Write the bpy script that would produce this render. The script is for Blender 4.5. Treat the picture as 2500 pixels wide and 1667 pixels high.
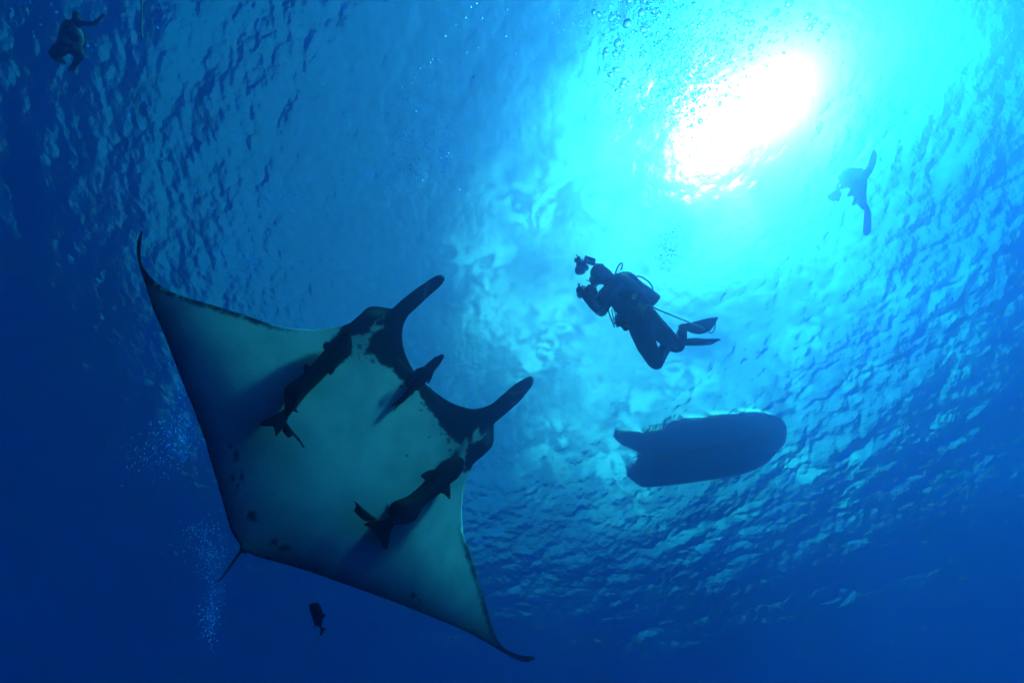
import bpy, bmesh, math, random
import numpy as np
from mathutils import Vector, Matrix
from mathutils.geometry import delaunay_2d_cdt

for o in list(bpy.data.objects):
    bpy.data.objects.remove(o)
scene = bpy.context.scene
COL = scene.collection
random.seed(7)
RNG = np.random.default_rng(11)

# ------------------------------------------------------------------ camera
IMG_W, IMG_H, FOCAL = 2500.0, 1667.0, 845.0      # photograph size and focal length in its pixels
CAM = np.array((0.0, 0.0, -10.0))                # ten metres under the surface, looking up
UP = np.array((60.0, 253.0, -FOCAL)); UP /= np.linalg.norm(UP)      # the zenith seen from the camera
RX = np.array((1.0, 0.0, 0.0)) - UP[0] * UP; RX /= np.linalg.norm(RX)
RY = np.cross(UP, RX)
ROT = np.array((RX, RY, UP))                     # camera axes -> world axes
cam_data = bpy.data.cameras.new('camera')
cam_data.sensor_width = 36.0
cam_data.lens = 36.0 * FOCAL / IMG_W
cam_data.clip_start = 0.02
cam_data.clip_end = 3000.0
cam = bpy.data.objects.new('camera', cam_data)
COL.objects.link(cam)
m = Matrix([list(ROT[i]) + [float(CAM[i])] for i in range(3)] + [[0, 0, 0, 1]])
cam.matrix_world = m
scene.camera = cam

# ------------------------------------------------------------------ sky and sun
def ray(x, y):
    """Unit direction in the world of a point of the photograph (pixels of the 2500 x 1667 original)."""
    d = np.array((x - IMG_W / 2, IMG_H / 2 - y, -FOCAL))
    d = ROT @ d
    return d / np.linalg.norm(d)

SUN = ray(1890, 235)
sun_el = math.asin(SUN[2])
sun_az = math.atan2(SUN[0], SUN[1])              # clockwise from +Y
world = bpy.data.worlds.new('World')
scene.world = world
world.use_nodes = True
wn, wl = world.node_tree.nodes, world.node_tree.links
wn.clear()
w_out = wn.new('ShaderNodeOutputWorld')
w_bg = wn.new('ShaderNodeBackground')
w_sky = wn.new('ShaderNodeTexSky')
w_sky.sky_type = 'NISHITA'
w_sky.sun_disc = False
w_sky.ozone_density = 3.0
w_sky.sun_elevation = sun_el
w_sky.sun_rotation = sun_az
w_bg.inputs['Strength'].default_value = 0.05
# loose fair-weather clouds
w_tc = wn.new('ShaderNodeTexCoord')
w_map = wn.new('ShaderNodeMapping')
w_map.inputs['Scale'].default_value = (2.2, 2.2, 2.2)
w_noise = wn.new('ShaderNodeTexNoise')
w_noise.inputs['Scale'].default_value = 2.4
w_noise.inputs['Detail'].default_value = 9.0
w_ramp = wn.new('ShaderNodeValToRGB')
w_ramp.color_ramp.elements[0].position = 0.34
w_ramp.color_ramp.elements[1].position = 0.52
w_mix = wn.new('ShaderNodeMixRGB')
w_mix.inputs['Color2'].default_value = (10.5, 11.0, 11.6, 1)
wl.new(w_tc.outputs['Generated'], w_map.inputs['Vector'])
wl.new(w_map.outputs['Vector'], w_noise.inputs['Vector'])
wl.new(w_noise.outputs['Fac'], w_ramp.inputs['Fac'])
# the bank of cloud lies on the sun's side of the sky
CLOUD_DIR = ray(1640, 740)
w_dot = wn.new('ShaderNodeVectorMath'); w_dot.operation = 'DOT_PRODUCT'
w_dot.inputs[1].default_value = tuple(CLOUD_DIR)
w_rng = wn.new('ShaderNodeMapRange'); w_rng.interpolation_type = 'SMOOTHSTEP'
w_rng.inputs['From Min'].default_value = 0.76
w_rng.inputs['From Max'].default_value = 0.93
w_mul = wn.new('ShaderNodeMath'); w_mul.operation = 'MULTIPLY'
wl.new(w_tc.outputs['Generated'], w_dot.inputs[0])
wl.new(w_dot.outputs['Value'], w_rng.inputs['Value'])
wl.new(w_rng.outputs['Result'], w_mul.inputs[0])
# ...in small made-up cloudlets that stand in for ripples in the bright water
w_n2 = wn.new('ShaderNodeTexNoise')
w_n2.inputs['Scale'].default_value = 9.0; w_n2.inputs['Detail'].default_value = 5.0; w_n2.inputs['Distortion'].default_value = 1.2
w_r2 = wn.new('ShaderNodeMapRange'); w_r2.interpolation_type = 'SMOOTHSTEP'
w_r2.inputs['From Min'].default_value = 0.40; w_r2.inputs['From Max'].default_value = 0.60
w_r2.inputs['To Min'].default_value = 0.12; w_r2.inputs['To Max'].default_value = 1.0
w_m2 = wn.new('ShaderNodeMath'); w_m2.operation = 'MULTIPLY'
wl.new(w_map.outputs['Vector'], w_n2.inputs['Vector'])
wl.new(w_n2.outputs['Fac'], w_r2.inputs['Value'])
wl.new(w_r2.outputs['Result'], w_m2.inputs[0])
wl.new(w_ramp.outputs['Color'], w_m2.inputs[1])
wl.new(w_m2.outputs['Value'], w_mul.inputs[1])
wl.new(w_mul.outputs['Value'], w_mix.inputs['Fac'])
wl.new(w_sky.outputs['Color'], w_mix.inputs['Color1'])
wl.new(w_mix.outputs['Color'], w_bg.inputs['Color'])
wl.new(w_bg.outputs['Background'], w_out.inputs['Surface'])

sun_data = bpy.data.lights.new('sun', 'SUN')
sun_data.energy = 5.0
sun_data.angle = math.radians(6.0)        # the swell above smears the small disc of the sun out to several degrees
sun_data.color = (1.0, 0.96, 0.9)
sun = bpy.data.objects.new('sun', sun_data)
COL.objects.link(sun)
sun.rotation_euler = Vector(SUN).to_track_quat('Z', 'Y').to_euler()
sun.location = (0, 0, 30)

scene.view_settings.view_transform = 'Standard'
scene.view_settings.look = 'None'
scene.view_settings.gamma = 1.0
scene.view_settings.use_curve_mapping = False
scene.view_settings.exposure = 1.55
scene.cycles.use_denoising = True
scene.cycles.max_bounces = 12
scene.cycles.volume_bounces = 8
scene.cycles.transparent_max_bounces = 12
scene.cycles.caustics_reflective = True
scene.cycles.caustics_refractive = True

# ------------------------------------------------------------------ helpers
def node_mat(name):
    mt = bpy.data.materials.new(name)
    mt.use_nodes = True
    nt = mt.node_tree
    nt.nodes.clear()
    out = nt.nodes.new('ShaderNodeOutputMaterial')
    return mt, nt.nodes, nt.links, out

# ------------------------------------------------------------------ sea water: one closed body, wavy on top
SIGMA_S = (0.0015, 0.0012, 0.022)     # scattering per metre
SIGMA_A = (0.32, 0.046, 0.013)      # absorption per metre
ANISO = 0.70
SIGMA_F, ANISO_F = 0.030, 0.960      # fine particles throw light almost straight on: the wide glare round the sun

def waves(X, Y):
    """Wind sea with sharp crests: many small sines that also push the water sideways (Gerstner waves)."""
    r = np.random.default_rng(5)
    DX, DY, H = np.zeros_like(X), np.zeros_like(X), np.zeros_like(X)
    wind = math.radians(35)
    n = 190
    for i in range(n):
        lam = 0.13 * (6.0 / 0.13) ** ((i + r.random()) / n)
        k = 2 * math.pi / lam
        a = wind + r.normal(0, 0.65)
        slope = 0.0198 * min(1.0, (0.5 / lam) ** 0.6)
        ph = k * (X * math.cos(a) + Y * math.sin(a)) + r.random() * 6.283
        c = np.cos(ph)
        H += slope / k * np.sin(ph)
        q = 1.55 * slope / k
        DX += q * math.cos(a) * c
        DY += q * math.sin(a) * c
    return DX, DY, H

def make_water():
    n = 960
    u = np.linspace(-1, 1, n)
    s = 15 * u + 25 * u ** 5 + 300 * u ** 15
    X, Y = np.meshgrid(s, s, indexing='ij')
    fade = np.clip((330 - np.hypot(X, Y)) / 200, 0, 1)
    DX, DY, H = waves(X, Y)
    X = X + DX * fade; Y = Y + DY * fade; Z = H * fade
    top = np.stack((X, Y, Z), -1).reshape(-1, 3)
    idx = np.arange(n * n).reshape(n, n)
    quads = np.stack((idx[:-1, :-1], idx[1:, :-1], idx[1:, 1:], idx[:-1, 1:]), -1).reshape(-1, 4)
    e = s[-1]
    ring = np.concatenate((idx[:, 0], idx[-1, 1:], idx[-2::-1, -1], idx[0, -2:0:-1]))
    nb = len(ring)
    low = top[ring].copy(); low[:, 2] = -120.0
    b0 = n * n
    verts = np.concatenate((top, low))
    li = b0 + np.arange(nb)
    side = np.stack((ring, li, np.roll(li, -1), np.roll(ring, -1)), -1)
    faces = np.concatenate((quads, side))
    me = bpy.data.meshes.new('sea_water')
    nf = len(faces)
    me.vertices.add(len(verts)); me.vertices.foreach_set('co', verts.astype(np.float32).ravel())
    me.loops.add(4 * nf + nb); me.polygons.add(nf + 1)
    me.loops.foreach_set('vertex_index', np.concatenate((faces.ravel(), li[::-1])).astype(np.int32))
    me.polygons.foreach_set('loop_start', np.concatenate((np.arange(nf) * 4, [4 * nf])).astype(np.int32))
    sm = np.zeros(nf + 1, dtype=bool); sm[:len(quads)] = True
    me.polygons.foreach_set('use_smooth', sm)
    me.update(calc_edges=True)
    me.validate()
    ob = bpy.data.objects.new('sea_water', me)
    COL.objects.link(ob)
    ob['kind'] = 'structure'
    mt, N, L, out = node_mat('sea_water')
    fres = N.new('ShaderNodeFresnel'); fres.inputs['IOR'].default_value = 1.333
    glossy = N.new('ShaderNodeBsdfGlossy'); glossy.inputs['Roughness'].default_value = 0.02
    glossy.inputs['Color'].default_value = (1, 1, 1, 1)
    refr = N.new('ShaderNodeBsdfRefraction'); refr.inputs['IOR'].default_value = 1.20
    refr.inputs['Roughness'].default_value = 0.50
    transp = N.new('ShaderNodeBsdfTransparent')
    mx = N.new('ShaderNodeMixShader')
    # noise in the see-through share imitates waves focusing sunlight: painted shafts in the water
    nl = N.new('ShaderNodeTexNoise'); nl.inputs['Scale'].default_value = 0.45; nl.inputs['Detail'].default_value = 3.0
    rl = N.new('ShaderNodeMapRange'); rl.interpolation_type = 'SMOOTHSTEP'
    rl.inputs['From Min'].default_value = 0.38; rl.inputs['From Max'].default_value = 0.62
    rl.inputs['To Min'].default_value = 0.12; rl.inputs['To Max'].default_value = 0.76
    mf = N.new('ShaderNodeMixShader')
    tc = N.new('ShaderNodeTexCoord')
    ns = N.new('ShaderNodeTexNoise'); ns.inputs['Scale'].default_value = 5.5
    ns.inputs['Detail'].default_value = 4.0
    bp = N.new('ShaderNodeBump'); bp.inputs['Strength'].default_value = 0.55
    bp.inputs['Distance'].default_value = 0.06
    L.new(tc.outputs['Object'], ns.inputs['Vector'])
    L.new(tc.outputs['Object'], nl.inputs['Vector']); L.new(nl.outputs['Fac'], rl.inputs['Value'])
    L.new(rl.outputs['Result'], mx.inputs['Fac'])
    L.new(ns.outputs['Fac'], bp.inputs['Height'])
    for nd in (fres, glossy, refr):
        L.new(bp.outputs['Normal'], nd.inputs['Normal'])
    refr2 = N.new('ShaderNodeBsdfRefraction'); refr2.inputs['IOR'].default_value = 1.25
    refr2.inputs['Roughness'].default_value = 0.96
    mr = N.new('ShaderNodeMixShader'); mr.inputs['Fac'].default_value = 0.24
    L.new(bp.outputs['Normal'], refr2.inputs['Normal'])
    L.new(refr.outputs[0], mr.inputs[1]); L.new(refr2.outputs[0], mr.inputs[2])
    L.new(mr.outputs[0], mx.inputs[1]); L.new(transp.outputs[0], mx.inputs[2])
    L.new(fres.outputs[0], mf.inputs['Fac'])
    L.new(mx.outputs[0], mf.inputs[1]); L.new(glossy.outputs[0], mf.inputs[2])
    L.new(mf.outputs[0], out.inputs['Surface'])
    vs = N.new('ShaderNodeVolumeScatter')
    ds = max(SIGMA_S); vs.inputs['Density'].default_value = ds
    vs.inputs['Color'].default_value = tuple(c / ds for c in SIGMA_S) + (1,)
    vs.inputs['Anisotropy'].default_value = ANISO
    va = N.new('ShaderNodeVolumeAbsorption')
    da = max(SIGMA_A) * 1.0001; va.inputs['Density'].default_value = da
    va.inputs['Color'].default_value = tuple(1 - c / da for c in SIGMA_A) + (1,)
    ad = N.new('ShaderNodeAddShader')
    vf = N.new('ShaderNodeVolumeScatter'); vf.inputs['Density'].default_value = SIGMA_F
    vf.inputs['Color'].default_value = (1, 0.62, 0.95, 1); vf.inputs['Anisotropy'].default_value = ANISO_F
    ad2 = N.new('ShaderNodeAddShader')
    L.new(vs.outputs[0], ad.inputs[0]); L.new(va.outputs[0], ad.inputs[1])
    L.new(ad.outputs[0], ad2.inputs[0]); L.new(vf.outputs[0], ad2.inputs[1])
    L.new(ad2.outputs[0], out.inputs['Volume'])
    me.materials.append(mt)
    return ob

make_water()

# ------------------------------------------------------------------ mesh helpers
OFFS = {}                                        # world offset of each thing's origin

def link(name, verts, faces, mat, parent=None, smooth=True, mats=None):
    """Link world-space vertices as ONE mesh object, with its origin at its own middle or at its parent's."""
    v = np.asarray(verts, dtype=float)
    off = OFFS[parent.name] if parent is not None else v.mean(0)
    me = bpy.data.meshes.new(name)
    me.from_pydata((v - off).tolist(), [], [tuple(int(i) for i in f) for f in faces])
    me.update()
    if smooth:
        me.polygons.foreach_set('use_smooth', np.ones(len(me.polygons), dtype=bool))
    if mat is not None:
        me.materials.append(mat)
    ob = bpy.data.objects.new(name, me)
    COL.objects.link(ob)
    if parent is not None:
        ob.parent = parent
    else:
        ob.location = off
    OFFS[ob.name] = off
    return ob

def thing(name, loc, label, cat, group=None):
    ob = bpy.data.objects.new(name, None)
    ob.empty_display_size = 0.2
    COL.objects.link(ob)
    ob.location = loc
    OFFS[ob.name] = np.asarray(loc, dtype=float)
    return tag(ob, label, cat, group)

def tag(ob, label, cat, group=None):
    ob['label'] = label
    ob['category'] = cat
    if group:
        ob['group'] = group
    return ob

def P(x, y, d):
    """World point seen at pixel (x, y) of the photograph, d metres from the camera."""
    return CAM + ray(x, y) * d

class Sheet:
    """A real plane in the water, facing roughly along a viewing ray, on which an animal or a fin lies."""
    def __init__(self, cx, cy, dist, tilt=(0.0, 0.0), bend=None, lean=None):
        self.c = P(cx, cy, dist)
        n = -ray(cx, cy)
        a = np.cross(n, np.array((0.0, 0.0, 1.0))); a /= np.linalg.norm(a)
        b = np.cross(n, a)
        n = n + tilt[0] * a + tilt[1] * b + (0 if lean is None else np.asarray(lean))
        self.n = n / np.linalg.norm(n)
        self.bend = bend
    def __call__(self, xy):
        xy = np.asarray(xy, dtype=float)
        d = np.stack((xy[:, 0] - IMG_W / 2, IMG_H / 2 - xy[:, 1], np.full(len(xy), -FOCAL)), -1) @ ROT.T
        t = ((self.c - CAM) @ self.n) / (d @ self.n)
        p = CAM + d * t[:, None]
        if self.bend is not None:
            p = p + self.bend(xy)[:, None] * (p - CAM) / np.linalg.norm(p - CAM, axis=1)[:, None]
        return p

def smooth_loop(pts, step, sharp=False):
    pts = np.asarray(pts, dtype=float)
    n = len(pts)
    out = []
    for i in range(n):
        p0, p1, p2, p3 = pts[i - 1], pts[i], pts[(i + 1) % n], pts[(i + 2) % n]
        k = max(1, int(round(np.linalg.norm(p2 - p1) / step)))
        for j in range(k):
            t = j / k
            if sharp:
                out.append(p1 * (1 - t) + p2 * t)
            else:                                 # Catmull-Rom, a little tight so that corners do not overshoot
                m1, m2 = 0.4 * (p2 - p0), 0.4 * (p3 - p1)
                L1 = np.linalg.norm(p2 - p1)
                for mm in (m1, m2):
                    q = np.linalg.norm(mm)
                    if q > L1:
                        mm *= L1 / q
                out.append((2*t**3-3*t**2+1)*p1 + (t**3-2*t**2+t)*m1 + (-2*t**3+3*t**2)*p2 + (t**3-t**2)*m2)
    return np.array(out)

def inside(q, loop):
    x, y = q[:, 0], q[:, 1]
    r = np.zeros(len(q), dtype=bool)
    n = len(loop)
    for i in range(n):
        x1, y1 = loop[i - 1]; x2, y2 = loop[i]
        if y1 == y2:
            continue
        c = (y1 > y) != (y2 > y)
        r ^= c & (x < (x2 - x1) * (y - y1) / (y2 - y1) + x1)
    return r

def edge_dist(q, loop):
    d = np.full(len(q), 1e9)
    for i in range(len(loop)):
        a, b = loop[i - 1], loop[i]
        ab = b - a
        L2 = ab @ ab
        if L2 == 0:
            continue
        t = np.clip(((q - a) @ ab) / L2, 0, 1)
        e = q - a - t[:, None] * ab
        d = np.minimum(d, np.einsum('ij,ij->i', e, e))
    return np.sqrt(d)

def triangulate(loop, spacing_fn):
    """Points of a filled outline: the loop first, then an irregular net of interior points; and its triangles."""
    lo, hi = loop.min(0), loop.max(0)
    pts = []
    for s, keep in spacing_fn:
        gx = np.arange(lo[0], hi[0], s)
        gy = np.arange(lo[1], hi[1], s * 0.866)
        G = np.array([(x + (s / 2 if j % 2 else 0), y) for j, y in enumerate(gy) for x in gx])
        if len(G) == 0:
            continue
        G = G + RNG.uniform(-0.12, 0.12, G.shape) * s
        G = G[inside(G, loop)]
        if keep is not None:
            G = G[keep(G)]
        if len(G):
            d = edge_dist(G, loop)
            pts.append(G[d > 0.55 * s])
    inner = np.concatenate(pts) if pts else np.zeros((0, 2))
    allp = np.concatenate((loop, inner))
    nb = len(loop)
    co, _, fa, ov, _, _ = delaunay_2d_cdt([Vector(p) for p in allp], [], [list(range(nb))], 1, 1e-6)
    return np.array([(c.x, c.y) for c in co]), fa

def lens_shape(outline, sheet, half, back=None, step=3.0, spacing=None, sharp=False, min_half=0.0, relax=0):
    """A solid that has the outline as its silhouette: it swells from its rim by half(d) towards the camera side
    of the sheet and by back(d) on the other, d the distance to the rim in metres."""
    loop = smooth_loop(outline, step, sharp)
    a = loop
    area = 0.5 * np.sum(a[:, 0] * np.roll(a[:, 1], -1) - np.roll(a[:, 0], -1) * a[:, 1])
    if area < 0:
        loop = loop[::-1]
    xy, tri = triangulate(loop, spacing or [(step * 1.3, None)])
    d = edge_dist(xy, loop)
    rim = d < 1e-4
    base = sheet(xy)
    scale = np.linalg.norm(base - CAM, axis=1) / FOCAL
    dm = d * scale
    hf = half(dm); hb = (back or half)(dm)
    if relax:                                     # smooth away the ridge along the middle line
        E = np.unique(np.sort(np.array([(f[i], f[i - 1]) for f in tri for i in range(3)]), 1), axis=0)
        deg = np.bincount(E.ravel(), minlength=len(xy)).astype(float)
        for _ in range(relax):
            for h in (hf, hb):
                acc = np.bincount(E[:, 0], h[E[:, 1]], len(xy)) + np.bincount(E[:, 1], h[E[:, 0]], len(xy))
                h += 0.9 * np.where(rim, 0, acc / deg - h)
    n = sheet.n
    front = base + n * (hf + min_half * ~rim)[:, None]
    rear = base - n * (hb + min_half * ~rim)[:, None]
    nv = len(xy)
    idx_b = np.arange(nv)
    free = np.where(~rim)[0]
    idx_b[free] = nv + np.arange(len(free))
    verts = np.concatenate((front, rear[free]))
    # orient: front faces towards +n
    f0 = tri[0]
    e = np.cross(base[f0[1]] - base[f0[0]], base[f0[2]] - base[f0[0]]) @ n
    if e < 0:
        tri = [f[::-1] for f in tri]
    faces = [tuple(f) for f in tri]
    for f in tri:
        g = tuple(idx_b[i] for i in f[::-1])
        if len(set(g) | set(f)) > 3:
            faces.append(g)
    return verts, faces, xy, d, nv, free

def rounded(width, k=0.8):
    """Half-thickness of an elliptical body whose half width is `width` metres."""
    return lambda d: k * np.sqrt(np.maximum(0, 1 - (1 - np.minimum(d, width) / width) ** 2)) * width

def thin(h, ramp=0.02):
    return lambda d: h * (1 - np.exp(-d / ramp))

def frame_of(t):
    a = np.array((0.0, 0.0, 1.0)) if abs(t[2]) < 0.9 else np.array((1.0, 0.0, 0.0))
    u = np.cross(t, a); u /= np.linalg.norm(u)
    return u, np.cross(t, u)

def catmull(pts, k):
    pts = np.asarray(pts, dtype=float)
    if len(pts) == 2:
        return np.array([pts[0] * (1 - t) + pts[1] * t for t in np.linspace(0, 1, k + 1)])
    ext = np.concatenate(([2 * pts[0] - pts[1]], pts, [2 * pts[-1] - pts[-2]]))
    out = []
    for i in range(1, len(ext) - 2):
        for j in range(k):
            t = j / k
            p0, p1, p2, p3 = ext[i - 1:i + 3]
            out.append(0.5 * ((2 * p1) + (p2 - p0) * t + (2*p0 - 5*p1 + 4*p2 - p3) * t**2 + (-p0 + 3*p1 - 3*p2 + p3) * t**3))
    out.append(pts[-1])
    return np.array(out)

def tube_data(pts, r, seg=8, k=6):
    """Round tube along points; r a number or one radius per point."""
    pts = np.asarray(pts, dtype=float)
    path = catmull(pts, k)
    if np.isscalar(r):
        rad = np.full(len(path), float(r))
    else:
        rad = np.interp(np.linspace(0, len(pts) - 1, len(path)), np.arange(len(pts)), r)
    V, F = [], []
    u = None
    for i, p in enumerate(path):
        t = path[min(i + 1, len(path) - 1)] - path[max(i - 1, 0)]
        t = t / (np.linalg.norm(t) + 1e-12)
        if u is None:
            u, w = frame_of(t)
        else:
            u = u - (u @ t) * t; u /= np.linalg.norm(u); w = np.cross(t, u)
        for s in range(seg):
            a = 2 * math.pi * s / seg
            V.append(p + rad[i] * (math.cos(a) * u + math.sin(a) * w))
    n = len(path)
    for i in range(n - 1):
        for s in range(seg):
            a, b = i * seg + s, i * seg + (s + 1) % seg
            F.append((a, b, b + seg, a + seg))
    F.append(tuple(range(seg))[::-1])
    F.append(tuple((n - 1) * seg + s for s in range(seg)))
    return V, F

def tube(name, pts, r, mat, parent=None, seg=8, k=6):
    V, F = tube_data(pts, r, seg, k)
    return link(name, V, F, mat, parent)

def lathe_data(p0, p1, prof, seg=20):
    """Turned shape along p0->p1; prof = [(fraction along, radius)]."""
    p0, p1 = np.asarray(p0), np.asarray(p1)
    t = p1 - p0
    u, w = frame_of(t / np.linalg.norm(t))
    V, F = [], []
    for f, r in prof:
        for s in range(seg):
            a = 2 * math.pi * s / seg
            V.append(p0 + f * t + max(r, 1e-4) * (math.cos(a) * u + math.sin(a) * w))
    n = len(prof)
    for i in range(n - 1):
        for s in range(seg):
            a, b = i * seg + s, i * seg + (s + 1) % seg
            F.append((a, b, b + seg, a + seg))
    F.append(tuple(range(seg))[::-1])
    F.append(tuple((n - 1) * seg + s for s in range(seg)))
    return V, F

def lathe(name, p0, p1, prof, mat, parent=None, seg=20):
    V, F = lathe_data(p0, p1, prof, seg)
    return link(name, V, F, mat, parent)

def ball_prof(r0, n=7):
    return [((1 - math.cos(math.pi * i / n)) / 2, r0 * math.sin(math.pi * i / n)) for i in range(n + 1)]

def box_data(c, ax, ay, az, bev=0.12):
    """Bevelled box: centre and three half axes."""
    c, A = np.asarray(c), [np.asarray(a) for a in (ax, ay, az)]
    bm = bmesh.new()
    bmesh.ops.create_cube(bm, size=2)
    bmesh.ops.bevel(bm, geom=list(bm.edges), offset=bev, segments=2, affect='EDGES')
    V = [c + v.co.x * A[0] + v.co.y * A[1] + v.co.z * A[2] for v in bm.verts]
    bm.verts.index_update()
    F = [tuple(v.index for v in f.verts) for f in bm.faces]
    bm.free()
    if np.cross(A[0], A[1]) @ A[2] < 0:
        F = [f[::-1] for f in F]
    return V, F

def box(name, c, ax, ay, az, mat, parent=None, bev=0.12):
    V, F = box_data(c, ax, ay, az, bev)
    return link(name, V, F, mat, parent)

def merge(parts):
    V, F = [], []
    for v, f in parts:
        o = len(V)
        V += [np.asarray(p) for p in v]
        F += [tuple(i + o for i in q) for q in f]
    return V, F

def flesh(name, chains, mat, parent=None, voxel=0.012, smooth_it=4):
    """One continuous surface grown round chains of (point, radius): tapered limbs fused into one body."""
    parts = []
    for ch in chains:
        for (p, r) in ch:
            p = np.asarray(p)
            parts.append(lathe_data(p + np.array((0, 0, -r)), p + np.array((0, 0, r)), ball_prof(r, 8), 14))
        for (p, r), (q, s) in zip(ch[:-1], ch[1:]):
            p, q = np.asarray(p), np.asarray(q)
            L = np.linalg.norm(q - p)
            if L > 1e-4:
                parts.append(lathe_data(p, q, [(0, r), (0.5, (r + s) / 2), (1, s)], 14))
    V, F = merge(parts)
    ob = link(name, V, F, mat, parent)
    rm = ob.modifiers.new('fuse', 'REMESH'); rm.mode = 'VOXEL'; rm.voxel_size = voxel; rm.use_smooth_shade = True
    sm = ob.modifiers.new('relax', 'SMOOTH'); sm.factor = 0.5; sm.iterations = smooth_it
    return ob

# ------------------------------------------------------------------ materials
def plain(name, col, rough=0.6, spec=0.4, var=0.25, scale=18.0, bump=0.15, metal=0.0):
    """Principled material with a little mottling and fine relief."""
    mt, N, L, out = node_mat(name)
    b = N.new('ShaderNodeBsdfPrincipled')
    tc = N.new('ShaderNodeTexCoord')
    ns = N.new('ShaderNodeTexNoise'); ns.inputs['Scale'].default_value = scale; ns.inputs['Detail'].default_value = 5
    rp = N.new('ShaderNodeMapRange')
    rp.inputs['From Min'].default_value = 0.3; rp.inputs['From Max'].default_value = 0.7
    rp.inputs['To Min'].default_value = 1 - var; rp.inputs['To Max'].default_value = 1 + var
    mul = N.new('ShaderNodeVectorMath'); mul.operation = 'SCALE'
    mul.inputs[0].default_value = col
    L.new(tc.outputs['Object'], ns.inputs['Vector'])
    L.new(ns.outputs['Fac'], rp.inputs['Value'])
    L.new(rp.outputs['Result'], mul.inputs['Scale'])
    L.new(mul.outputs['Vector'], b.inputs['Base Color'])
    b.inputs['Roughness'].default_value = rough
    b.inputs['Specular IOR Level'].default_value = spec
    b.inputs['Metallic'].default_value = metal
    if bump:
        bp = N.new('ShaderNodeBump'); bp.inputs['Strength'].default_value = bump; bp.inputs['Distance'].default_value = 0.01
        L.new(ns.outputs['Fac'], bp.inputs['Height'])
        L.new(bp.outputs['Normal'], b.inputs['Normal'])
    L.new(b.outputs[0], out.inputs['Surface'])
    return mt

M_REMORA = plain('remora_skin', (0.006, 0.0065, 0.006), 0.9, 0.0, 0.35, 30)
M_FISHDARK = plain('dark_fish_skin', (0.006, 0.006, 0.006), 0.9, 0.0, 0.3, 40)
M_NEO = plain('neoprene', (0.014, 0.014, 0.016), 0.85, 0.15, 0.25, 14)
M_VEST = plain('vest_fabric', (0.022, 0.022, 0.024), 0.75, 0.3, 0.3, 20)
M_RUBBER = plain('black_rubber', (0.018, 0.018, 0.018), 0.55, 0.4, 0.2, 25)
M_TANK = plain('tank_paint', (0.10, 0.11, 0.11), 0.35, 0.5, 0.2, 9)
M_METAL = plain('chromed_brass', (0.5, 0.5, 0.48), 0.25, 0.5, 0.1, 20, 0.05, 1.0)
M_YELLOW = plain('yellow_fabric', (0.55, 0.5, 0.03), 0.65, 0.3, 0.15, 25)
M_FIN = plain('fin_blade', (0.05, 0.055, 0.06), 0.5, 0.4, 0.2, 12)
M_HOUSING = plain('anodised_housing', (0.035, 0.035, 0.04), 0.4, 0.5, 0.2, 25)
M_FLOAT = plain('foam_float', (0.05, 0.05, 0.055), 0.8, 0.2, 0.2, 30)
M_STROBE = plain('strobe_shell', (0.05, 0.05, 0.055), 0.4, 0.5, 0.2, 30)
M_POLE = plain('steel_pole', (0.25, 0.25, 0.25), 0.4, 0.5, 0.15, 30)
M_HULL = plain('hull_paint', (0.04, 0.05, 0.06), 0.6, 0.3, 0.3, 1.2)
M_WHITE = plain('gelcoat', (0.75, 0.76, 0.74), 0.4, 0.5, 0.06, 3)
M_ROPE = plain('pale_rope', (0.10, 0.11, 0.11), 0.8, 0.2, 0.2, 60)
def dome_glass():
    mt, N, L, out = node_mat('dome_glass')
    g = N.new('ShaderNodeBsdfGlass'); g.inputs['IOR'].default_value = 1.15; g.inputs['Roughness'].default_value = 0.02
    L.new(g.outputs[0], out.inputs['Surface'])
    return mt
M_GLASS = dome_glass()

# ------------------------------------------------------------------ manta ray
LEAD_L = [(348,563),(344,593),(343,622),(348,649),(365,672),(388,694),(417,712),(464,729),(520,745),(564,759),(608,773),
          (652,788),(687,798),(725,803),(769,805),(807,799),(836,795),(855,788),(868,777),(881,766),(892,755),(903,749),(918,748),(937,750),(957,753)]
LOBE_L = [(972,740),(986,728),(1024,699),(1053,680),(1066,673),(1077,671),(1084,675),(1085,684),(1075,698),(1046,724),(1021,748),(999,768)]
MOUTH = [(990,782),(984,798),(982,816),(984,841),(992,870),(1008,901),(1026,925),(1046,943),(1069,962),(1097,980),(1126,992),(1155,998),(1180,994),(1203,984)]
LOBE_R = [(1225,965),(1257,938),(1286,921),(1297,919),(1303,926),(1301,938),(1293,950),(1273,975),(1238,1007),(1207,1034)]
LEAD_R = [(1206,1050),(1206,1071),(1201,1090),(1181,1111),(1157,1131),(1149,1145),(1138,1169),(1131,1200),(1128,1231),(1127,1255),(1131,1298),
          (1138,1322),(1149,1356),(1158,1384),(1174,1433),(1187,1478),(1197,1514),(1210,1550),(1226,1576),(1249,1591),(1275,1599),(1303,1602),(1306,1608)]
TRAIL_R = [(1291,1615),(1272,1613),(1252,1605),(1226,1590),(1184,1566),(1145,1544),(1096,1522),(1048,1503),(1009,1487),(950,1464),(900,1446),(824,1419),(757,1395),
           (690,1375),(623,1357),(610,1350),(602,1349),(600,1359),(597,1349),(592,1348)]
TAIL = [(580,1362),(565,1383),(542,1413),(535,1419),(524,1422),(523,1420),(533,1416),(539,1410),(560,1379),(575,1357),(584,1344)]
TRAIL_L = [(585,1337),(587,1331),(576,1315),(565,1296),(556,1270),(552,1253),(531,1180),(513,1120),(500,1074),(473,1000),(457,960),(441,921),(420,866),(394,801),(373,751),
           (353,690),(341,654),(334,618),(335,590),(340,575)]
OUTLINE = LEAD_L + LOBE_L + MOUTH + LOBE_R + LEAD_R + TRAIL_R + TAIL + TRAIL_L

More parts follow.
